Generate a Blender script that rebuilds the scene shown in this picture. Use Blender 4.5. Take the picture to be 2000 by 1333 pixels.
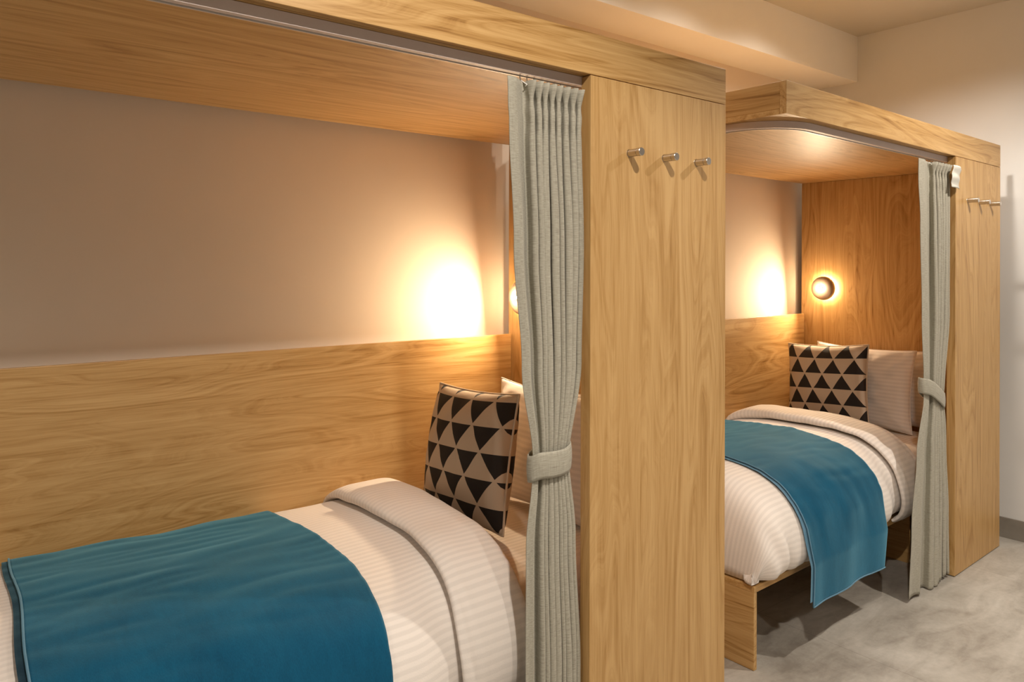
import bpy, math, random
from mathutils import Vector, Matrix, noise

for _o in list(bpy.data.objects):
    bpy.data.objects.remove(_o)
SC = bpy.context.scene
COL = SC.collection
R = math.radians

# ------------------------------------------------------------------ camera
cd = bpy.data.cameras.new('camera'); cam = bpy.data.objects.new('camera', cd); COL.objects.link(cam)
SC.camera = cam
cd.sensor_fit = 'HORIZONTAL'; cd.sensor_width = 36.0
cd.lens = 1464.87 / 2000 * 36.0
cd.shift_x = 0.0
cd.shift_y = -(666.5 - 520.46) / 2000
cd.clip_start = 0.02
YAW = R(51.4773)                       # angle between the optical axis and +X (length of the beds)
fwd = Vector((math.cos(YAW), math.sin(YAW), 0)); right = Vector((math.sin(YAW), -math.cos(YAW), 0)); up = Vector((0, 0, 1))
M = Matrix((right, up, -fwd)).transposed().to_4x4()
M = M @ Matrix.Rotation(R(0.1466), 4, 'Z')
M.translation = Vector((0, 0, 1.4))
cam.matrix_world = M

# ------------------------------------------------------------------ view, world
SC.view_settings.view_transform = 'Standard'
SC.view_settings.look = 'None'
SC.view_settings.gamma = 1.0
SC.view_settings.use_curve_mapping = False
SC.view_settings.exposure = 0.0
w = bpy.data.worlds.new('world'); SC.world = w; w.use_nodes = True
w.node_tree.nodes['Background'].inputs[0].default_value = (0.02, 0.018, 0.015, 1)
w.node_tree.nodes['Background'].inputs[1].default_value = 0.3

# ------------------------------------------------------------------ ceiling downlights
CZ = 2.785
def downlight(x, y, power, cone=138, blend=.35, col=(1, .92, .82), size=.035, tilt=None):
    l = bpy.data.lights.new('downlight', 'SPOT'); l.energy = power; l.color = col
    l.spot_size = R(cone); l.spot_blend = blend; l.shadow_soft_size = size
    o = bpy.data.objects.new('downlight', l); COL.objects.link(o)
    o.location = (x, y, CZ - .01)
    return o
downlight(.80, .20, 165)
downlight(3.30, .30, 165)
downlight(3.30, 1.42, 85, cone=150, blend=.5)
for _x in (3.37, 2.74, 2.10, 1.2): downlight(_x, 1.80, 22, cone=144, blend=.8)
downlight(-1.5, .2, 75)
downlight(1.0, -1.4, 95)

# ------------------------------------------------------------------ materials
def new_mat(name):
    m = bpy.data.materials.new(name); m.use_nodes = True
    nt = m.node_tree; b = nt.nodes['Principled BSDF']
    return m, nt, b
def N(nt, t, **kw):
    n = nt.nodes.new(t)
    for k, v in kw.items(): setattr(n, k, v)
    return n
def math_(nt, op, a, b=None, c=None, clamp=False):
    n = N(nt, 'ShaderNodeMath', operation=op, use_clamp=clamp)
    for i, v in enumerate((a, b, c)):
        if v is None: continue
        if isinstance(v, (int, float)): n.inputs[i].default_value = v
        else: nt.links.new(v, n.inputs[i])
    return n.outputs[0]
def mixc(nt, fac, a, b, mode='MIX'):
    n = N(nt, 'ShaderNodeMix', data_type='RGBA', blend_type=mode)
    for i, v in ((0, fac), (6, a), (7, b)):
        if isinstance(v, (int, float)): n.inputs[i].default_value = v
        elif isinstance(v, tuple): n.inputs[i].default_value = (*v, 1)
        else: nt.links.new(v, n.inputs[i])
    return n.outputs[2]
def noise_(nt, vec, scale, detail=3, rough=.5, dist=0):
    n = N(nt, 'ShaderNodeTexNoise'); nt.links.new(vec, n.inputs['Vector'])
    n.inputs['Scale'].default_value = scale; n.inputs['Detail'].default_value = detail
    n.inputs['Roughness'].default_value = rough; n.inputs['Distortion'].default_value = dist
    return n.outputs[0]
def mapping(nt, vec, scale=(1, 1, 1), loc=(0, 0, 0)):
    n = N(nt, 'ShaderNodeMapping'); nt.links.new(vec, n.inputs[0])
    n.inputs['Scale'].default_value = scale; n.inputs['Location'].default_value = loc
    return n.outputs[0]
def bump(nt, b, h, strength, dist):
    n = N(nt, 'ShaderNodeBump'); n.inputs['Strength'].default_value = strength; n.inputs['Distance'].default_value = dist
    nt.links.new(h, n.inputs['Height']); nt.links.new(n.outputs[0], b.inputs['Normal'])
def ramp(nt, fac, stops):
    n = N(nt, 'ShaderNodeValToRGB'); e = n.color_ramp.elements
    while len(e) < len(stops): e.new(.5)
    for i, (p, c) in enumerate(stops): e[i].position = p; e[i].color = (*c, 1)
    nt.links.new(fac, n.inputs[0]); return n.outputs[0]
def mrange(nt, v, a, b, c=0., d=1.):
    n = N(nt, 'ShaderNodeMapRange'); nt.links.new(v, n.inputs[0])
    for i, x in enumerate((a, b, c, d)): n.inputs[i + 1].default_value = x
    return n.outputs[0]

def wood(name, axis, seed=0., rough=.42, tone=1.0):
    m, nt, b = new_mat(name)
    tc = N(nt, 'ShaderNodeTexCoord').outputs['Object']
    oi = N(nt, 'ShaderNodeObjectInfo')
    off = N(nt, 'ShaderNodeVectorMath', operation='ADD'); nt.links.new(tc, off.inputs[0])
    cmb = N(nt, 'ShaderNodeCombineXYZ')
    r7 = math_(nt, 'MULTIPLY_ADD', oi.outputs['Random'], 17., seed)
    for i in range(3): nt.links.new(r7, cmb.inputs[i])
    nt.links.new(cmb.outputs[0], off.inputs[1]); v = off.outputs[0]
    i = 'xyz'.index(axis)
    def sc(g, c): s = [c, c, c]; s[i] = g; return tuple(s)
    f1 = noise_(nt, mapping(nt, v, sc(.55, 4.2)), 1.0, 2.5, .45, .25)
    sep = N(nt, 'ShaderNodeSeparateXYZ'); nt.links.new(v, sep.inputs[0])
    others = [sep.outputs[k] for k in range(3) if k != i]
    across = math_(nt, 'ADD', others[0], others[1])
    wv = math_(nt, 'MULTIPLY_ADD', f1, 15., math_(nt, 'MULTIPLY', across, 7.))
    n1 = N(nt, 'ShaderNodeTexNoise', noise_dimensions='1D'); nt.links.new(wv, n1.inputs['W'])
    n1.inputs['Scale'].default_value = 2.6; n1.inputs['Detail'].default_value = 4; n1.inputs['Roughness'].default_value = .6
    fine = noise_(nt, mapping(nt, v, sc(7., 260.)), 1.0, 3, .6)
    med = noise_(nt, mapping(nt, v, sc(1.6, 46.)), 1.0, 3, .6, .3)
    big = noise_(nt, mapping(nt, v, sc(.35, 1.8)), 1.0, 2, .5)
    s = math_(nt, 'MULTIPLY_ADD', n1.outputs[0], .50, math_(nt, 'MULTIPLY_ADD', fine, .34, math_(nt, 'MULTIPLY', med, .42)))
    s = math_(nt, 'ADD', s, math_(nt, 'MULTIPLY', math_(nt, 'SUBTRACT', big, .5), .22))
    t = tone
    c = ramp(nt, s, [(.41, (.245 * t, .112 * t, .026 * t)), (.53, (.425 * t, .234 * t, .074 * t)),
                     (.64, (.52 * t, .308 * t, .115 * t)), (.78, (.60 * t, .375 * t, .155 * t))])
    nt.links.new(c, b.inputs['Base Color'])
    b.inputs['Roughness'].default_value = rough
    b.inputs['Specular IOR Level'].default_value = .4
    bump(nt, b, fine, .12, .0008)
    return m
WX, WY, WZ = wood('oak_laminate_x', 'x'), wood('oak_laminate_y', 'y', 3.), wood('oak_laminate_z', 'z', 6.)

def paint(name, col, var=.04):
    m, nt, b = new_mat(name)
    tc = N(nt, 'ShaderNodeTexCoord').outputs['Object']
    n = noise_(nt, tc, 1.3, 4, .55); n2 = noise_(nt, tc, 90, 2, .5)
    d = tuple(x * (1 - var * 2) for x in col)
    nt.links.new(mixc(nt, mrange(nt, n, .3, .7), d, col), b.inputs['Base Color'])
    b.inputs['Roughness'].default_value = .75; bump(nt, b, n2, .06, .001)
    return m
M_BACK = paint('beige_wall_paint', (.74, .62, .50))
M_RIGHT = paint('grey_green_wall_paint', (.69, .675, .65))
M_CEIL = paint('ceiling_paint', (.57, .535, .475))
M_SOFF = paint('soffit_paint', (.90, .86, .79))

def floor_mat():
    m, nt, b = new_mat('grey_stone_floor_tile')
    tc = N(nt, 'ShaderNodeTexCoord').outputs['Object']
    n1 = noise_(nt, mapping(nt, tc, (1, 1, 1)), 1.7, 6, .62, .6)
    n2 = noise_(nt, mapping(nt, tc, (2.2, 7, 1)), 1.6, 5, .6, 1.0)
    n3 = noise_(nt, tc, 38, 4, .7)
    s = math_(nt, 'MULTIPLY_ADD', n1, .5, math_(nt, 'MULTIPLY_ADD', n2, .38, math_(nt, 'MULTIPLY', n3, .16)))
    c = ramp(nt, s, [(.38, (.24, .212, .178)), (.50, (.36, .328, .283)), (.60, (.45, .415, .365)), (.70, (.53, .50, .445))])
    sp = N(nt, 'ShaderNodeSeparateXYZ'); nt.links.new(tc, sp.inputs[0])
    def joint(o, off, size):
        a = math_(nt, 'DIVIDE', math_(nt, 'SUBTRACT', o, off), size)
        a = math_(nt, 'ABSOLUTE', math_(nt, 'SUBTRACT', math_(nt, 'FRACT', math_(nt, 'ADD', a, .5)), .5))
        return math_(nt, 'LESS_THAN', math_(nt, 'MULTIPLY', a, size), .0016)
    j = math_(nt, 'MAXIMUM', joint(sp.outputs[0], 3.873, 1.2), joint(sp.outputs[1], .55, 1.2))
    c = mixc(nt, math_(nt, 'MULTIPLY', j, .38), c, (.12, .10, .08))
    nt.links.new(c, b.inputs['Base Color'])
    nt.links.new(mrange(nt, n1, .3, .7, .38, .55), b.inputs['Roughness'])
    bump(nt, b, math_(nt, 'SUBTRACT', n3, j), .08, .002)
    return m
M_FLOOR = floor_mat()
def base_mat():
    m, nt, b = new_mat('grey_skirting_tile')
    tc = N(nt, 'ShaderNodeTexCoord').outputs['Object']
    n = noise_(nt, tc, 5, 5, .6)
    nt.links.new(ramp(nt, n, [(.3, (.20, .175, .145)), (.7, (.29, .26, .215))]), b.inputs['Base Color'])
    b.inputs['Roughness'].default_value = .45
    return m
M_BASE = base_mat()

def linen(name, col, axis='y', stripe=True, period=.0205):
    """white bed linen with satin stripes that run along x"""
    m, nt, b = new_mat(name)
    uv = N(nt, 'ShaderNodeUVMap').outputs[0]
    tc = N(nt, 'ShaderNodeTexCoord').outputs['Object']
    sp = N(nt, 'ShaderNodeSeparateXYZ'); nt.links.new(uv, sp.inputs[0])
    a = math_(nt, 'DIVIDE', sp.outputs[1], period)
    tri = math_(nt, 'ABSOLUTE', math_(nt, 'SUBTRACT', math_(nt, 'FRACT', a), .5))
    st = mrange(nt, tri, .19, .31)
    n = noise_(nt, tc, 6, 4, .55)
    dark = tuple(x * .91 for x in col)
    c = mixc(nt, math_(nt, 'MULTIPLY', st, 1. if stripe else 0.), col, dark)
    nt.links.new(c, b.inputs['Base Color'])
    nt.links.new(mrange(nt, st, 0, 1, .62, .85), b.inputs['Roughness'])
    b.inputs['Sheen Weight'].default_value = .15
    wv = noise_(nt, mapping(nt, tc, (1, 1, 1)), 500, 2, .5)
    bump(nt, b, math_(nt, 'ADD', math_(nt, 'MULTIPLY', wv, .4), math_(nt, 'MULTIPLY', n, 1.6)), .35, .004)
    return m
M_LINEN = linen('striped_white_linen', (.82, .75, .69))
M_SHEET = linen('striped_white_sheet', (.78, .68, .58))

def blue_cloth(name, col, col2):
    m, nt, b = new_mat(name)
    tc = N(nt, 'ShaderNodeTexCoord').outputs['Object']
    uv = N(nt, 'ShaderNodeUVMap').outputs[0]
    n = noise_(nt, tc, 3.5, 4, .6)
    fz = noise_(nt, mapping(nt, uv, (420, 160, 1)), 1., 3, .6)
    f2 = noise_(nt, mapping(nt, uv, (60, 18, 1)), 1., 4, .65, .5)
    s = math_(nt, 'ADD', math_(nt, 'MULTIPLY', n, .45), math_(nt, 'ADD', math_(nt, 'MULTIPLY', fz, .3), math_(nt, 'MULTIPLY', f2, .25)))
    nt.links.new(mixc(nt, mrange(nt, s, .38, .62), col, col2), b.inputs['Base Color'])
    b.inputs['Roughness'].default_value = .8
    b.inputs['Specular IOR Level'].default_value = .12; b.inputs['Sheen Weight'].default_value = .58; b.inputs['Sheen Roughness'].default_value = .45
    b.inputs['Sheen Tint'].default_value = (.34, .78, 1., 1)
    bump(nt, b, math_(nt, 'ADD', fz, math_(nt, 'MULTIPLY', f2, .8)), .25, .0015)
    return m
M_BLUE = blue_cloth('teal_blue_fabric', (.0012, .052, .108), (.003, .088, .172))
M_HEM = blue_cloth('pale_blue_lining', (.10, .20, .29), (.15, .27, .38))
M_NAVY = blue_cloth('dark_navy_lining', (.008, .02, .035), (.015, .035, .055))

def curtain_mat():
    m, nt, b = new_mat('grey_green_slub_linen')
    uv = N(nt, 'ShaderNodeUVMap').outputs[0]
    a = noise_(nt, mapping(nt, uv, (26, 520, 1)), 1., 3, .6)
    c2 = noise_(nt, mapping(nt, uv, (620, 22, 1)), 1., 3, .6)
    s = math_(nt, 'ADD', math_(nt, 'MULTIPLY', a, .6), math_(nt, 'MULTIPLY', c2, .4))
    nt.links.new(ramp(nt, s, [(.34, (.25, .228, .175)), (.5, (.375, .35, .28)), (.66, (.49, .465, .38))]), b.inputs['Base Color'])
    b.inputs['Roughness'].default_value = .82; b.inputs['Sheen Weight'].default_value = .12
    bump(nt, b, s, .3, .001)
    return m
M_CURT = curtain_mat()
def plain(name, col, rough=.5, metal=0., spec=.5):
    m, nt, b = new_mat(name)
    tc = N(nt, 'ShaderNodeTexCoord').outputs['Object']
    n = noise_(nt, tc, 30, 3, .5)
    nt.links.new(mixc(nt, n, tuple(x * .93 for x in col), col), b.inputs['Base Color'])
    b.inputs['Roughness'].default_value = rough; b.inputs['Metallic'].default_value = metal
    b.inputs['Specular IOR Level'].default_value = spec
    return m
M_ALU = plain('mauve_grey_aluminium', (.60, .50, .46), .5, 0.)
M_ALUW = plain('pale_aluminium_lip', (.72, .66, .60), .35, .3)
M_SLOT = plain('dark_track_slot', (.012, .008, .006), .8)
M_STEEL = plain('brushed_steel', (.62, .58, .54), .28, 1.)
M_TAPE = plain('stiff_white_tape', (.55, .53, .47), .7)
M_WHITE = plain('white_plastic', (.78, .76, .71), .5)
M_PIPE = plain('cream_piping', (.62, .50, .38), .8)
M_BRONZE = plain('brushed_bronze', (.58, .46, .36), .42, .6)
def emit(name, col, s):
    m, nt, b = new_mat(name)
    b.inputs['Base Color'].default_value = (1, .9, .75, 1)
    b.inputs['Emission Color'].default_value = (*col, 1); b.inputs['Emission Strength'].default_value = s
    return m
M_LED = emit('warm_led_lens', (1, .86, .66), 110)
M_HALO = emit('warm_halo_diffuser', (1, .72, .42), 95)

def cushion_mat():
    m, nt, b = new_mat('black_and_cream_triangle_print')
    uv = N(nt, 'ShaderNodeUVMap').outputs[0]
    tc = N(nt, 'ShaderNodeTexCoord').outputs['Object']
    sp = N(nt, 'ShaderNodeSeparateXYZ'); nt.links.new(uv, sp.inputs[0])
    u = math_(nt, 'DIVIDE', sp.outputs[0], .104); v = math_(nt, 'DIVIDE', sp.outputs[1], .0835)
    v = math_(nt, 'ADD', v, 50.30); u = math_(nt, 'ADD', u, 60.35)
    p = math_(nt, 'FRACT', math_(nt, 'SUBTRACT', u, math_(nt, 'MULTIPLY', v, .5)))
    q = math_(nt, 'FRACT', v)
    dark = math_(nt, 'LESS_THAN', math_(nt, 'ADD', p, q), .965)
    dark = math_(nt, 'MULTIPLY', dark, math_(nt, 'GREATER_THAN', p, .03))
    dark = math_(nt, 'MULTIPLY', dark, math_(nt, 'GREATER_THAN', q, .022))
    n = noise_(nt, mapping(nt, uv, (900, 900, 1)), 1, 2, .5)
    cream = mixc(nt, n, (.50, .40, .30), (.60, .485, .37))
    blk = mixc(nt, n, (.010, .007, .006), (.024, .017, .013))
    nt.links.new(mixc(nt, dark, cream, blk), b.inputs['Base Color'])
    b.inputs['Roughness'].default_value = .85
    bump(nt, b, math_(nt, 'ADD', n, math_(nt, 'MULTIPLY', noise_(nt, tc, 14, 3, .5), 2.)), .3, .002)
    return m
M_CUSH = cushion_mat()

# ------------------------------------------------------------------ object helpers
class Thing:
    def __init__(s, name, label, cat, frame, base=(0, 0, 0), group=None, rot=None):
        e = bpy.data.objects.new(name, None); COL.objects.link(e)
        e.empty_display_size = .05
        s.e = e; s.base = Vector(base); s.rotm = rot
        m = frame @ Matrix.Translation(s.base)
        if rot is not None: m = m @ rot
        e.matrix_world = m
        e['label'] = label; e['category'] = cat
        if group: e['group'] = group
    def part(s, name, verts, faces, mat, uvs=None, smooth=True, parent=None, bevel=0, label=None, solid=0, sub=0, local=False):
        me = bpy.data.meshes.new(name)
        b = Vector((0, 0, 0)) if (local or s.rotm is not None) else s.base
        me.from_pydata([Vector(v) - b for v in verts], [], faces)
        if uvs:
            l = me.uv_layers.new(name='UVMap')
            for lp in me.loops: l.data[lp.index].uv = uvs[lp.vertex_index]
        me.materials.append(mat)
        for p in me.polygons: p.use_smooth = smooth
        me.update()
        o = bpy.data.objects.new(name, me); COL.objects.link(o)
        o.parent = parent if parent else s.e
        if label: o['label'] = label
        if bevel:
            q = o.modifiers.new('bevel', 'BEVEL'); q.width = bevel; q.segments = 2; q.limit_method = 'ANGLE'
            for p in me.polygons: p.use_smooth = False
        if solid:
            q = o.modifiers.new('solid', 'SOLIDIFY'); q.thickness = solid; q.offset = -1
        if sub:
            q = o.modifiers.new('sub', 'SUBSURF'); q.levels = sub; q.render_levels = sub
        return o
def box(x0, x1, y0, y1, z0, z1):
    v = [(x, y, z) for x in (x0, x1) for y in (y0, y1) for z in (z0, z1)]
    f = [(0, 1, 3, 2), (4, 6, 7, 5), (0, 4, 5, 1), (2, 3, 7, 6), (0, 2, 6, 4), (1, 5, 7, 3)]
    return v, f
def join(*vfs):
    V, F = [], []
    for v, f in vfs:
        n = len(V); V += list(v); F += [tuple(i + n for i in q) for q in f]
    return V, F
def grid(nu, nv, fn, uvfn=None, closeu=False, flip=False):
    V = [fn(i / (nu if closeu else nu - 1), j / (nv - 1)) for i in range(nu) for j in range(nv)]
    F = []
    for i in range(nu if closeu else nu - 1):
        for j in range(nv - 1):
            a = i * nv + j; b = ((i + 1) % nu) * nv + j
            F.append((a, a + 1, b + 1, b) if flip else (a, b, b + 1, a + 1))
    U = [uvfn(i / (nu if closeu else nu - 1), j / (nv - 1)) for i in range(nu) for j in range(nv)] if uvfn else None
    return V, F, U
def tube(path, r, n=10, caps=True, closed=False):
    V, F = [], []
    P = [Vector(p) for p in path]; m = len(P)
    rr = r if isinstance(r, (list, tuple)) else [r] * m
    for i, p in enumerate(P):
        t = (P[(i + 1) % m] - P[i - 1]) if closed else (P[min(i + 1, m - 1)] - P[max(i - 1, 0)])
        t.normalize(); a = t.orthogonal() if i == 0 else (a - t * a.dot(t)); a.normalize(); b = t.cross(a)
        V += [p + (a * math.cos(2 * math.pi * k / n) + b * math.sin(2 * math.pi * k / n)) * rr[i] for k in range(n)]
    for i in range(m if closed else m - 1):
        for k in range(n):
            a_, b_ = i * n, ((i + 1) % m) * n
            F.append((a_ + k, a_ + (k + 1) % n, b_ + (k + 1) % n, b_ + k))
    if caps and not closed:
        F.append(tuple(range(n - 1, -1, -1))); F.append(tuple((m - 1) * n + k for k in range(n)))
    return V, F
def lathe_x(prof, n=48, c=(0, 0, 0), sgn=-1):
    """profile of (distance along -x, radius) turned about the x axis"""
    V, F = [], []
    for d, r in prof:
        V += [(c[0] + sgn * d, c[1] + r * math.cos(2 * math.pi * k / n), c[2] + r * math.sin(2 * math.pi * k / n)) for k in range(n)]
    for i in range(len(prof) - 1):
        for k in range(n):
            F.append((i * n + k, i * n + (k + 1) % n, (i + 1) * n + (k + 1) % n, (i + 1) * n + k))
    F.append(tuple(range(n))); F.append(tuple((len(prof) - 1) * n + k for k in range(n - 1, -1, -1)))
    return V, F
def lathe_y(prof, n=32, c=(0, 0, 0)):
    V, F = lathe_x(prof, n)
    return [(c[0] + v[1], c[1] + v[0], c[2] + v[2]) for v in V], F
def struct(name, vf, mat, bevel=0, kind='structure'):
    me = bpy.data.meshes.new(name); me.from_pydata([Vector(v) for v in vf[0]], [], vf[1]); me.materials.append(mat)
    o = bpy.data.objects.new(name, me); COL.objects.link(o); o['kind'] = kind
    if bevel:
        q = o.modifiers.new('bevel', 'BEVEL'); q.width = bevel; q.segments = 2
    return o

# ------------------------------------------------------------------ room shell
XL, XR, YF, YB = -3.0, 4.43, -2.6, 2.50
struct('floor', box(XL, XR, YF, YB, -.1, 0), M_FLOOR)
struct('ceiling', box(XL - .1, XR + .1, YF - .1, YB + .1, CZ, CZ + .1), M_CEIL)
struct('wall_back', box(XL, XR, YB, YB + .1, 0, CZ), M_BACK)
struct('wall_right', box(XR, XR + .1, YF, YB + .1, 0, CZ), M_RIGHT)
struct('wall_left', box(XL - .1, XL, YF, YB + .1, 0, CZ), M_RIGHT)
struct('wall_front', box(XL, XR, YF - .1, YF, 0, CZ), M_RIGHT)
struct('trim_1', box(XL, XR, 2.235, YB, 2.514, CZ), M_SOFF)
struct('baseboard_right', box(XR - .011, XR, YF, YB, 0, .104), M_BASE, .001)
struct('baseboard_back', box(XL, XR - .011, YB - .011, YB, 0, .104), M_BASE, .001)

# ------------------------------------------------------------------ the two sleeping pods
L = 2.0287
P1 = Matrix.Translation((-.0609, 1.4084, 0))
P2 = Matrix.Translation((2.23043, 1.36186, 0)) @ Matrix.Rotation(R(1.5952), 4, 'Z')
HS, HT, HW = 1.9037, 2.0133, 1.1197
DEP = 1.040
PNL = .584            # width of the front panel

def track_path():
    pts = []
    r = .20; xl, yf = .030, .040
    for k in range(8): pts.append((xl, DEP - .02 - k * (DEP - .02 - yf - r) / 8))
    for k in range(17):
        a = math.pi + k / 16 * math.pi / 2
        pts.append((xl + r + r * math.cos(a), yf + r + r * math.sin(a)))
    for k in range(1, 13): pts.append((xl + r + k * (1.463 - xl - r) / 12, yf))
    return pts
def ribbon(path, off0, off1, z0, z1):
    V = []; F = []; m = len(path)
    for i, p in enumerate(path):
        a = path[max(i - 1, 0)]; b = path[min(i + 1, m - 1)]
        t = Vector((b[0] - a[0], b[1] - a[1])).normalized(); n = Vector((-t.y, t.x))   # towards the inside
        for o in (off0, off1):
            for z in (z0, z1): V.append((p[0] + n.x * o, p[1] + n.y * o, z))
    for i in range(m - 1):
        a, b = i * 4, i * 4 + 4
        for q in ((0, 1), (1, 3), (3, 2), (2, 0)): F.append((a + q[0], b + q[0], b + q[1], a + q[1]))
    F += [(0, 2, 3, 1), tuple((m - 1) * 4 + k for k in (0, 1, 3, 2))]
    return V, F

def make_pod(frame, label):
    t = Thing('sleeping_pod', label, 'bunk pod', frame, (0, 0, 0), 'oak sleeping pods along the wall')
    B = .0012
    t.part('canopy_board', *box(.0, L, .0245, DEP - .018, HS + .0005, HS + .018), WX, smooth=False)
    t.part('fascia_board', *box(0, L, 0, .024, HS + .0005, HT), WX, bevel=B)
    t.part('canopy_end_board', *box(.0015, .0195, .0245, DEP - .001, HS + .0185, HT - .0005), WY, bevel=B)
    t.part('canopy_back_board', *box(.0205, L - .019, DEP - .018, DEP, HS + .0005, HT - .001), WX, bevel=B)
    f = t.part('front_panel', *box(L - PNL, L, 0, .036, 0.004, HS - .0015), WZ, bevel=B)
    t.part('head_panel', *box(L - .036, L - .001, .037, DEP, .004, HS - .0005), WZ, bevel=B)
    t.part('side_board', *box(.02, L - .0365, DEP - .018, DEP, .10, HW), WX, bevel=B)
    tp = track_path()
    tr = t.part('curtain_track', *ribbon(tp, -.006, .010, HS - .024, HS - .0005), M_ALU, smooth=False, label='mauve grey metal curtain track bent round the corner')
    t.part('track_slot', *ribbon(tp, .0102, .0150, HS - .0215, HS - .0005), M_SLOT, smooth=False, parent=tr)
    t.part('track_lip', *ribbon(tp, .0152, .0185, HS - .0262, HS - .0005), M_ALUW, smooth=False, parent=tr)
    return t
pod1 = make_pod(P1, 'nearer oak sleeping pod, front panel cut off by the bottom edge of the photo')
pod2 = make_pod(P2, 'farther oak sleeping pod against the grey wall, its canopy corner and bed foot in view')

# ---- coat hooks
HK = ('brushed steel coat hook', 'coat hook')
def hook(frame, x, z, label, group):
    t = Thing('coat_hook', label, 'coat hook', frame, (x, 0, z), group)
    t.part('wall_plate', *lathe_y([(0.0002, .0112), (.003, .0112)], 24, (x, 0, z)), M_STEEL)
    o = t.part('peg', *lathe_y([(.0032, .0106), (.0310, .0106), (.0312, .0096), (.0330, .0096), (.0332, .0112), (.0450, .0112), (.0460, .0102)], 32, (x, 0, z)), M_STEEL)
    for q in o.data.polygons: q.use_smooth = len(q.vertices) == 4
    m = o.modifiers.new('e', 'EDGE_SPLIT'); m.split_angle = R(40)
    return t
for k, (x, w_) in enumerate(((1.592, 'leftmost'), (1.738, 'middle'), (1.884, 'rightmost'))):
    hook(P1, x, 1.7105, 'brushed steel coat hook, %s of three on the nearer oak panel' % w_, 'coat hooks on the nearer panel')
for k, (x, w_) in enumerate(((1.592, 'leftmost'), (1.738, 'middle'), (1.884, 'rightmost'))):
    hook(P2, x, 1.7105, 'brushed steel coat hook, %s of three on the farther oak panel' % w_, 'coat hooks on the farther panel')

# ---- reading lamps
def lamp(frame, label, y=.885, z=1.276):
    x = L - .036
    t = Thing('wall_lamp', label, 'wall lamp', frame, (x, y, z), 'reading lamps on the head panels')
    t.part('wall_base', *lathe_x([(.0003, .026), (.018, .026), (.0185, .022)], 40, (x, y, z)), M_WHITE)
    t.part('halo_diffuser', *lathe_x([(.0188, .045), (.026, .056), (.0265, .020)], 40, (x, y, z)), M_HALO, label='glowing ring behind the shade')
    t.part('lamp_shade', *lathe_x([(.0268, .064), (.029, .069), (.036, .0695), (.048, .067), (.058, .058), (.065, .044), (.069, .026), (.0700, .010)], 56, (x, y, z)), M_BRONZE, label='round bronze dome shade')
    t.part('led_lens', *lathe_x([(.0702, .0075), (.080, .0095), (.086, .0085), (.088, .004)], 24, (x, y, z)), M_LED, label='bright white reading spot')
    l = bpy.data.lights.new('reading_light', 'AREA'); l.shape = 'DISK'; l.size = .020; l.energy = 8.6; l.color = (1, .75, .48)
    o = bpy.data.objects.new('reading_light', l); COL.objects.link(o); o.parent = t.e
    o.matrix_local = Matrix.Translation((-.0895, 0, -.018)) @ Vector((-1, 0, -.12)).to_track_quat('-Z', 'Y').to_matrix().to_4x4()
    l = bpy.data.lights.new('reading_bulb', 'POINT'); l.energy = .95; l.color = (1, .75, .48); l.shadow_soft_size = .010
    o = bpy.data.objects.new('reading_bulb', l); COL.objects.link(o); o.parent = t.e; o.location = (-.102, 0, 0)
    return t
lamp(P1, 'round bronze reading lamp glowing beside the nearer curtain, mostly hidden by it', .908)
lamp(P2, 'round bronze reading lamp with a bright halo on the farther oak head panel')

# ---- beds
BT = .292
def make_bed(frame, label):
    t = Thing('platform_bed', label, 'bed frame', frame, (.046, .142, 0), 'oak platform beds')
    t.part('platform', *box(.046, L - .038, .142, DEP - .020, BT - .022, BT), WX, bevel=.001)
    t.part('leg_panel', *box(.046, .064, .143, DEP - .020, .001, BT - .0225), WY, bevel=.001, label='oak leg panel at the foot end')
    t.part('leg_panel', *box(1.45, 1.468, .20, DEP - .020, .001, BT - .0225), WY, bevel=.001, label='oak leg panel under the head end')
    t.part('back_rail', *box(.066, 1.448, DEP - .045, DEP - .022, .001, BT - .0225), WX, bevel=.001)
    return t
make_bed(P1, 'nearer oak platform bed, hidden under its striped white bedding')
make_bed(P2, 'farther oak platform bed with its foot panel standing on the grey floor')

def rbox(x0, x1, y0, y1, z0, z1, r, n=14):
    """rounded box as a cube grid with uv = (x, arc in y/z)"""
    c = Vector(((x0 + x1) / 2, (y0 + y1) / 2, (z0 + z1) / 2)); h = Vector(((x1 - x0) / 2, (y1 - y0) / 2, (z1 - z0) / 2))
    V, F, U, idx = [], [], [], {}
    def vert(p):
        k = tuple(round(a, 5) for a in p)
        if k in idx: return idx[k]
        q = Vector([p[i] * h[i] for i in range(3)])
        inner = Vector([max(-(h[i] - r), min(h[i] - r, q[i])) for i in range(3)])
        d = q - inner
        if d.length > 1e-9: q = inner + d.normalized() * r
        idx[k] = len(V); V.append(c + q); U.append((q.x, q.y + (q.z if p[1] > 0 else -q.z)))
        return idx[k]
    def g(i): return -math.cos(i / n * math.pi) * .5 + (2 * i / n - 1) * .5
    for ax in range(3):
        for s in (-1, 1):
            for i in range(n):
                for j in range(n):
                    q = []
                    for a, b in ((i, j), (i + 1, j), (i + 1, j + 1), (i, j + 1)):
                        p = [0, 0, 0]; p[ax] = s; p[(ax + 1) % 3] = g(a); p[(ax + 2) % 3] = g(b); q.append(vert(p))
                    F.append(tuple(q) if s > 0 else tuple(reversed(q)))
    return V, F, U
def make_mattress(frame, label):
    t = Thing('mattress', label, 'mattress', frame, (.07, .16, BT), 'mattresses')
    v, f, u = rbox(.10, L - .045, .185, DEP - .080, BT + .001, .535, .07)
    t.part('fitted_sheet', v, f, M_SHEET, u)
make_mattress(P1, 'mattress in a white striped sheet, showing beside the nearer curtain')
make_mattress(P2, 'mattress in a white striped sheet, showing beside the farther curtain')

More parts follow.
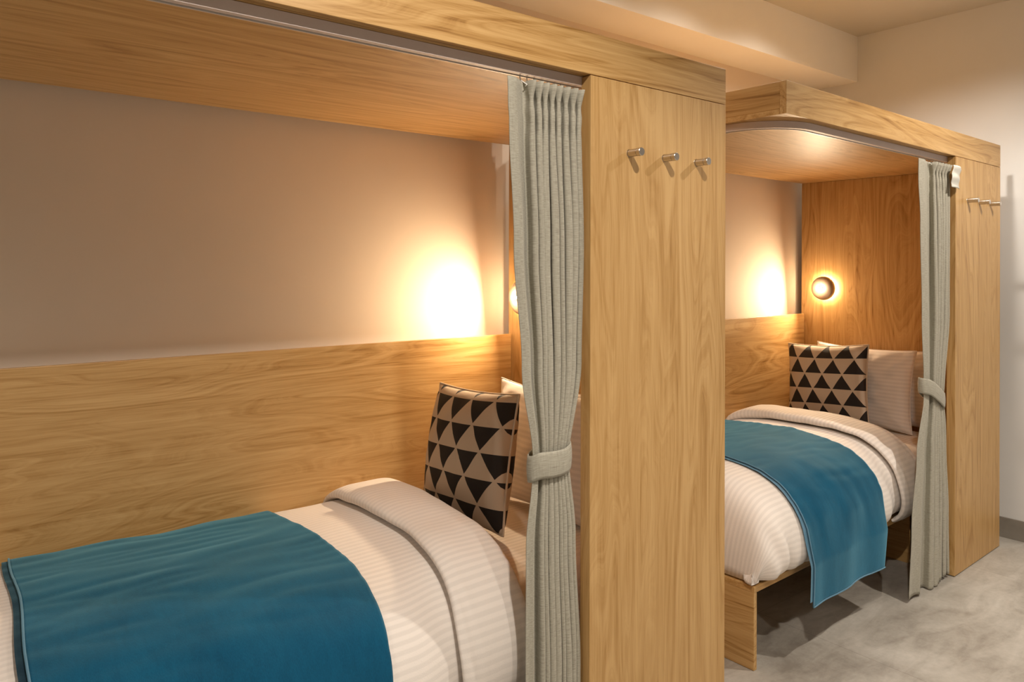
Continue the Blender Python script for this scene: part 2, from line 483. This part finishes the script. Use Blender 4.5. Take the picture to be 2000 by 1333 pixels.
# duvet cross-section (y, z), from the back up over the top and down the front
PROF = [(1.000, .44), (1.001, .52), (.994, .575), (.955, .603), (.86, .616), (.70, .628), (.55, .632), (.40, .626), (.28, .607), (.19, .570),
        (.128, .515), (.094, .45), (.083, .39), (.090, .345), (.112, .315), (.150, .2985)]
def cat(pts, n):
    P = [Vector(p) for p in pts]; P = [P[0] * 2 - P[1]] + P + [P[-1] * 2 - P[-2]]
    out = []
    for i in range(1, len(P) - 2):
        for k in range(12):
            t = k / 12; a, b, c, d = P[i - 1:i + 3]
            out.append(.5 * ((2 * b) + (c - a) * t + (2 * a - 5 * b + 4 * c - d) * t * t + (3 * b - a - 3 * c + d) * t ** 3))
    out.append(P[-2])
    s = [0]
    for i in range(1, len(out)): s.append(s[-1] + (out[i] - out[i - 1]).length)
    return out, s
_pp, _ss = cat(PROF, 0)
SL = _ss[-1]
def prof(s):
    """point and outward normal on the duvet section at arc length s (0 at the back)"""
    s = max(0, min(SL - 1e-6, s))
    i = 0
    while _ss[i + 1] < s: i += 1
    t = (s - _ss[i]) / (_ss[i + 1] - _ss[i]); p = _pp[i].lerp(_pp[i + 1], t)
    d = (_pp[i + 1] - _pp[i]).normalized()
    return p, Vector((d.y, -d.x)) * (1 if True else -1)
def s_at_y(y):
    for i, p in enumerate(_pp):
        if i > 14 and p.x < y: return _ss[i]
    return SL
def puff(x, s, seed):
    """gentle unevenness of the duvet; also used by what lies on it"""
    n = noise.noise(Vector((x * 2.6 + seed, s * 2.2, seed * 1.7))) * .010
    n += noise.noise(Vector((x * 6 + seed, s * 4.5, seed + 9))) * .004
    m = max(0., min(1., (s - .95) / .3))              # hanging side: vertical creases
    n += m * noise.noise(Vector((x * 13 + seed, s * 2.0, 3.3 + seed))) * .008
    edge = min(1., s / .12) * min(1., (SL - s) / .05)
    return n * edge
def endfac(x, x0=.055, r=.17):
    """height factor of the rounded foot end"""
    a = max(0., min(1., (x - x0) / r)); return (1 - (1 - a) ** 3.2) ** (1 / 2.4)
def duvet_pt(x, s, seed, off=0.):
    p, n = prof(s); f = endfac(x)
    w_ = puff(x, s, seed) * f + off
    y, z = p.x + n.x * w_, p.y + n.y * w_
    zz = .2985 + (z - .2985) * f
    k = max(0., min(1., (x - .98) / .12)) * max(0., min(1., (.35 - y) / .2)); y += .030 * k * k * (3 - 2 * k)
    yc = .56; g = 1 - (1 - f) * .10
    yy = yc + (y - yc) * g if y < yc else y
    # foot corner: the tucked cloth gathers into a few deep folds
    if x < .45 and s > 1.0:
        k = (1 - x / .45) * min(1, (s - 1.0) / .2) * min(1, (SL - s) / .05)
        yy += k * (.018 * math.sin(x * 46 + s * 9) + .010 * math.sin(x * 95 - s * 14))
    return Vector((x, yy, zz))
def make_duvet(frame, seed, label, fold_front=(1.115, 1.33), fold_back=(1.15, 1.365)):
    t = Thing('duvet', label, 'duvet', frame, (.7, .55, .30), 'striped white duvets')
    x1 = 1.34
    NX, NS = 110, 120
    def X(u):
        a = u * 1.0
        return .055 + .17 * (1 - math.cos(min(1, a / .22) * math.pi / 2)) if a < .22 else .225 + (a - .22) / .78 * (x1 - .225)
    v, f, u = grid(NX, NS, lambda a, b: duvet_pt(X(a), b * SL, seed), lambda a, b: (X(a), b * SL), flip=True)
    o = t.part('cover', v, f, M_LINEN, u, solid=.022)
    # folded-back band at the head end: a soft thick slab that follows the section
    def band(a, b):
        s = .012 + b * (SL - .045)
        k = min(1., max(0., (s / SL - .35) / .5))
        xa = fold_back[0] * (1 - k) + fold_front[0] * k + .006 * math.sin(s * 9 + seed) + .012 * noise.noise(Vector((s * 5, seed, 1)))
        xb = fold_back[1] * (1 - k) + fold_front[1] * k + .010 * math.sin(s * 4 + seed)
        th = 2 * math.pi * a
        cx, cy = math.cos(th), math.sin(th)
        ex = (abs(cx) ** .55) * (1 if cx > 0 else -1); ey = (abs(cy) ** .75) * (1 if cy > 0 else -1)
        x = (xa + xb) / 2 + ex * (xb - xa) / 2
        bk = max(0., min(1, (s - .13) / .12)); thick = .030 * (.25 + .75 * bk) + .010 * noise.noise(Vector((s * 3, seed, 7))) + .010 * (1 - min(1, abs(s - .15) / .3))
        thick *= 1 - .35 * k
        taper = min(1, (SL - s) / .08) ** .5
        slope = (x - xb) / (xb - xa)                     # band thicker towards its left roll
        w_ = (.006 if s > .10 else -.004) + .014 * bk + (ey * thick * .78 + .006) * taper + puff(x, s, seed)
        w_ += .004 * noise.noise(Vector((x * 9, s * 11, seed))) + .0035 * k * noise.noise(Vector((x * 45, s * 3, seed)))
        p, n = prof(s)
        kk = max(0., min(1., (.35 - p.x) / .2)); kk = kk * kk * (3 - 2 * kk)
        return Vector((x, min(1.018, p.x + n.x * w_ + .030 * kk), p.y + n.y * w_))
    v, f, u = grid(56, 120, band, lambda a, b: (a * .6, b * SL), closeu=True)
    f += [tuple(i * 120 for i in range(56)), tuple(i * 120 + 119 for i in range(55, -1, -1))]
    t.part('turned_down_edge', v, f, M_LINEN, u)
    return t
make_duvet(P1, 1.3, 'striped white duvet on the nearer bed, folded back below the cushion')
make_duvet(P2, 4.1, 'striped white duvet on the farther bed, hanging to the oak platform')

def make_runner(frame, seed, label, bl, br, fl, fr, drop, sb=.05, lin=.016, yh=.052):
    """bl/br: left and right edge x at the back, fl/fr: at the front hem; drop: hem height"""
    t = Thing('bed_runner', label, 'bed runner', frame, ((bl + br) / 2, .5, .6), 'teal bed runners')
    s_top = next(s for s, p in zip(_ss, _pp) if p.x < .094 and s > .8)
    zt = prof(s_top)[0].y
    total = s_top + (zt - drop)
    def place(x, s, off):
        if s <= s_top:
            p = duvet_pt(x, s, seed, 0); q, n = prof(s)
            wr = 0.0045 + .006 * abs(noise.noise(Vector((x * 4, s * 16, seed + 5)))) + .010 * max(0, noise.noise(Vector((x * 2.6, s * 8 + x * 3, seed + 2)))) ** 1.3
            m = max(0, min(1, (s - .8) / .3))
            wr += m * .006 * (1 + noise.noise(Vector((x * 14, s * 1.5, seed))))
            wr += off
            return Vector((p.x, p.y + n.x * wr, p.z + n.y * wr))
        a = place(x, s_top, off)
        d = s - s_top; k = min(1, d / .12)
        y = a.y * (1 - k) + (yh - off) * k + k * (.006 * noise.noise(Vector((x * 9, s * 1.3, seed))) + .003 * math.sin(x * 21 + s * 2 + seed))
        return Vector((x, y, a.z - d))
    def fn(off, ex, short=0.):
        def g(a, b):
            s = sb + b * (total - short - sb)
            k = (s - sb) / (total - sb)
            xl = bl * (1 - k) + fl * k - ex[0] + .004 * math.sin(s * 12 + seed); xr = br * (1 - k) + fr * k - ex[1] + .005 * math.sin(s * 7 + seed * 2)
            xr += .042 * math.sin(k * math.pi)
            return place(xl + (xr - xl) * a, s, off)
        return g
    v, f, u = grid(90, 150, fn(.0045, (0, 0)), lambda a, b: (a * .7, b * total), flip=True)
    t.part('cloth', v, f, M_BLUE, u, solid=.003)
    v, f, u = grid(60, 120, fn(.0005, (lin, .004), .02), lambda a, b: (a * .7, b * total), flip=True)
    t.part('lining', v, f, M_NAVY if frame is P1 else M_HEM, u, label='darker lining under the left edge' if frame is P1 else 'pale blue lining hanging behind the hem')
    # piped hem along the left edge and the bottom
    g = fn(.0060, (0, 0)); path = [g(0, b / 90) for b in range(91)] + [g(a / 40, 1) for a in range(1, 41)]
    t.part('hem', *tube(path, .0026, 8), M_HEM, label='paler blue stitched hem')
    return t
make_runner(P1, 1.3, 'teal blue bed runner across the nearer bed, cut off by the bottom edge', .262, .940, .215, .872, .20)
make_runner(P2, 4.1, 'teal blue bed runner on the farther bed, its corner hanging towards the floor', .37, 1.07, .265, .835, .185)

# ---- pillows and cushions
def pillow_mesh(wd, ht, th, corner=.0, n=40, seed=0., wrinkle=.004, pinch=.05, sag=0.):
    """upright pillow in its own frame: width along y, height along z, front towards -x"""
    V, F, U = [], [], []
    def pt(u, v, side):
        # edge pulls inwards between the corners
        yy = u * (1 - pinch * (1 - v * v) * abs(u) ** 3 * -1 * -1) if False else u * (1 - pinch * (1 - v * v))
        zz = v * (1 - pinch * (1 - u * u))
        t = (max(0, 1 - abs(u) ** 2.4)) ** .52 * (max(0, 1 - abs(v) ** 2.4)) ** .52
        r = max(abs(u), abs(v))
        d = th / 2 * t + wrinkle * noise.noise(Vector((u * 4 + seed, v * 4, side))) * t
        cr = max(0, abs(u) * abs(v) - .25)
        d += .5 * wrinkle * math.sin((u * (1 if v > 0 else -1) + v) * 16 + seed) * cr * t * 2
        # radiating creases from the top seam
        if v > .55: d += wrinkle * .8 * noise.noise(Vector((u * 12 + seed, v * 2, side + 4))) * t * (v - .55) * 3
        return Vector((side * d, yy * wd / 2, zz * ht / 2 - sag * th * t * (.3 if v < 0 else 0)))
    for side in (-1, 1):
        o = len(V)
        for i in range(n + 1):
            for j in range(n + 1):
                u = math.sin((i / n - .5) * math.pi) * .55 + (2 * i / n - 1) * .45; v = math.sin((j / n - .5) * math.pi) * .55 + (2 * j / n - 1) * .45
                V.append(pt(u, v, side)); U.append((-u * wd / 2, v * ht / 2))
        for i in range(n):
            for j in range(n):
                a = o + i * (n + 1) + j; q = (a, a + n + 1, a + n + 2, a + 1)
                F.append(q if side > 0 else tuple(reversed(q)))
    # rim path
    ring = [(i, 0) for i in range(n)] + [(n, j) for j in range(n)] + [(i, n) for i in range(n, 0, -1)] + [(0, j) for j in range(n, 0, -1)]
    path = [V[i * (n + 1) + j].copy() for i, j in ring]
    for p in path: p.x = 0
    return V, F, U, path
def euler(z, y, x): return Matrix.Rotation(z, 4, 'Z') @ Matrix.Rotation(y, 4, 'Y') @ Matrix.Rotation(x, 4, 'X')
def weld(o):
    q = o.modifiers.new('weld', 'WELD'); q.merge_threshold = .0004
def cushion(frame, c, rot, label, flip=False, size=(.42, .435)):
    rm = euler(*rot)
    if flip: rm = rm @ Matrix.Rotation(math.pi, 4, 'X')
    t = Thing('throw_cushion', label, 'cushion', frame, c, 'black and cream triangle cushions', rot=rm)
    v, f, u, path = pillow_mesh(size[0], size[1], .185, seed=c[0] * 7, wrinkle=.007, pinch=.055)
    o = t.part('cover', v, f, M_CUSH, u); weld(o)
    t.part('piping', *tube(path, .0040, 8, closed=True), M_PIPE, label='cream corded edge')
def pillow(frame, c, rot, size, label, seed):
    t = Thing('pillow', label, 'pillow', frame, c, 'white striped pillows', rot=euler(*rot))
    v, f, u, path = pillow_mesh(size[0], size[1], size[2], seed=seed, wrinkle=.012, pinch=.075)
    o = t.part('pillowcase', v, f, M_LINEN, u); weld(o)
    t.part('flange', *tube(path, .0022, 6, closed=True), M_LINEN, uvs=None)
cushion(P1, (1.512, .640, .772), (R(3), R(10.5), R(-1.8)), 'black and cream triangle cushion on the nearer bed, triangles pointing down', flip=True)
cushion(P2, (1.625, .690, .770), (R(2), R(7), R(-3.4)), 'black and cream triangle cushion on the farther bed, triangles pointing up', size=(.438, .430))
for fr, nm in ((P1, 'nearer'), (P2, 'farther')):
    pillow(fr, (1.785, .575, .760), (R(1), R(5), R(1)), (.53, .43, .13), 'white striped pillow leaning right behind the cushion on the %s bed' % nm, 2.)
    pillow(fr, (1.914, .520, .752), (R(-1), R(2.5), R(-2)), (.56, .41, .12), 'white striped pillow against the head panel, rearmost on the %s bed' % nm, 5.)

# ---- curtains
def lerp(a, b, t): return a + (b - a) * t
def interp(tab, z):
    if z >= tab[0][0]: return tab[0][1:]
    for (z0, *a), (z1, *b) in zip(tab, tab[1:]):
        if z0 >= z >= z1:
            t = (z0 - z) / (z0 - z1); t = t * t * (3 - 2 * t) if True else t
            return [lerp(p, q, t) for p, q in zip(a, b)]
    return tab[-1][1:]
def make_curtain(frame, label, tab, flat, npl, seed, z0, z1, tie, hooks=None, stagger=None):
    """tab rows: z, left x, right x, y centre, fold depth; flat: share of the width that stays smooth at the left"""
    t = Thing('curtain', label, 'curtain', frame, (1.34, .05, z0), 'grey green linen curtains')
    NU, NZ = 420, 130
    rnd = random.Random(int(seed * 10))
    cent = [rnd.uniform(-.18, .18) for _ in range(npl + 1)]
    wid = [rnd.uniform(.65, 1.35) for _ in range(npl)]; tot = sum(wid); edge = [0]
    for w0 in wid: edge.append(edge[-1] + w0 / tot)
    def shape(a, z):
        """a 0..1 along the cloth -> (share of width, depth -1..1, phase in pleats); negative depth is towards the room"""
        if a < flat[0]:
            k = a / flat[0]
            return flat[1] * (k + .10 * math.sin(k * math.pi * 2)), -.55 + 1.35 * k ** 3.5 + .18 * math.sin(k * 7 + z * 2) * (1 - k), -1
        q = (a - flat[0]) / (1 - flat[0]) * npl
        i = int(min(npl - 1, q)); fr = q - i
        top = max(0., min(1., (z - 1.55) / .2))            # even pleats at the header, uneven folds below
        e0 = edge[i] * (1 - top) + i / npl * top; e1 = edge[i + 1] * (1 - top) + (i + 1) / npl * top
        x = e0 + (e1 - e0) * fr
        sw = (e1 - e0) * (.20 * math.sin(2 * math.pi * 2 * fr) + .22 * noise.noise(Vector((i * 3.1 + seed, z * 1.1, 0))) * math.sin(fr * math.pi))
        x += sw * (1 - .3 * top)
        dep = math.cos(fr * 2 * math.pi)
        dep = (abs(dep) ** .7) * (1 if dep > 0 else -1) * (.72 + .28 * noise.noise(Vector((i * 1.7, seed, z * 1.5))))
        return flat[1] + (1 - flat[1]) * x, dep, q
    HEAD = .105
    def fn(a, b):
        z = z1 - b * (z1 - z0)
        xl, xr, yc, dp = interp(tab, z)
        w_, d, q = shape(a, z)
        hz = z1 - z
        if hz < HEAD * 1.6 and q >= 0:                      # pinch pleats: the fold nipped together below the top edge
            fr = q - math.floor(q)
            n1 = math.exp(-((hz - .048) / .020) ** 2); n2 = math.exp(-((hz - HEAD) / .022) ** 2)
            cell = (1 - flat[1]) / npl
            w_ += cell * (.20 * n1 + .12 * n2) * math.sin((fr - .5) * 2 * math.pi) * -1
            if d < 0: d *= 1 + .25 * (1 - min(1, hz / .03)) - .25 * n1
            if hz < .045: d += .30 * math.cos(fr * 6 * math.pi) * (1 - hz / .045) * (1 if d < 0 else .3)
        x = lerp(xl, xr, w_)
        if tie:
            # the band squeezes the cloth
            zt = tie(x)
            g = math.exp(-((z - zt) / .05) ** 2)
            d *= 1 - .35 * g
        y = yc + d * dp
        if z < .45:
            y += .004 * math.sin(a * 40) * (.45 - z) / .45
        zz = z + (.012 * math.sin(a * 7 + seed) if b > .98 else 0)
        if stagger: zz += stagger(w_) * b
        return Vector((x, y, zz))
    v, f, u = grid(NU, NZ, fn, lambda a, b: (a * 1.5, b * (z1 - z0)))
    v = [Vector((p.x, p.y, max(p.z, .004))) for p in v]
    t.part('cloth', v, f, M_CURT, u, solid=.0022)
    # tieback: a stitched cloth band around the gathered cloth
    zt = tie(1.35)
    def band(a, b):
        th = a * 2 * math.pi
        xl, xr, yc, dp = interp(tab, zt)
        hx = (xr - xl) / 2 + .004; xc = (xl + xr) / 2
        c_, s_ = math.cos(th), math.sin(th)
        x = xc + hx * abs(c_) ** .8 * (1 if c_ > 0 else -1); y = yc - (dp + .005) * abs(s_) ** .7 * (1 if s_ > 0 else -1)
        z = tie(x) + (b - .5) * .066 + .004 * math.sin(th * 3 + seed)
        bul = .003 * math.sin(b * math.pi)
        return Vector((x + c_ * bul, y - s_ * bul, z))
    v, f, u = grid(72, 9, band, lambda a, b: (a * .5, b * .07), closeu=True)
    t.part('tieback', v, f, M_CURT, u, solid=.003, label='cloth band of the same linen round the curtain')
    xl, xr, yc, dp = interp(tab, z1)
    for k in range(npl + 1):
        x = lerp(xl, xr, flat[1] + (1 - flat[1]) * (k / npl) * .97)
        if x > 1.455: continue
        y = .053; pts = [(x, y, HS - .030 - i * .0012) for i in range(3)]
        tp = [(x, y, HS - .0262), (x + .001, y, HS - .034), (x + .004, y - .002, z1 + .004), (x + .002, yc - .005, z1 - .010), (x, yc, z1 - .014)]
        t.part('curtain_hook', *tube(tp, .0016, 6), M_WHITE, label='small white curtain glider hook')
    return t
T1 = [(1.90, 1.180, 1.438, .032, .021), (1.80, 1.184, 1.436, .032, .019), (1.76, 1.188, 1.434, .032, .018), (1.45, 1.204, 1.440, .032, .021),
      (1.15, 1.232, 1.432, .032, .020), (.905, 1.272, 1.392, .032, .017), (.70, 1.248, 1.414, .032, .020), (.35, 1.246, 1.434, .032, .021), (.0, 1.240, 1.436, .032, .022)]
make_curtain(P1, 'grey green pleated curtain tied back in front of the nearer pod', T1, (.15, .26), 8, 1.0, .012, 1.862, lambda x: .903 + (x - 1.35) * .10)
T2 = [(1.90, 1.086, 1.438, .032, .021), (1.79, 1.086, 1.438, .032, .020), (1.60, 1.109, 1.436, .032, .021), (1.2, 1.134, 1.429, .032, .021),
      (.86, 1.168, 1.376, .032, .018), (.60, 1.090, 1.394, .032, .020), (.30, 1.036, 1.424, .032, .021), (.0, 1.005, 1.436, .032, .022)]
c2 = make_curtain(P2, 'grey green pleated curtain tied back at the farther pod, hem brushing the floor', T2, (.20, .46), 6, 2.0, .008, 1.862, lambda x: .835 - (x - 1.30) * .42)
def tab(a, b):
    z = 1.858 - b * .100 - a * .006
    return Vector((1.398 + a * .070 - .026 * b + .003 * math.sin(b * 9), -.006 - .010 * math.sin(a * 2.6) - .002 * math.sin(b * 14), z))
v, f, u = grid(12, 20, tab, lambda a, b: (a * .05, b * .1))
c2.part('heading_tape', v, f, M_TAPE, u, solid=.002, label='white stiffening tape turned out at the top edge')
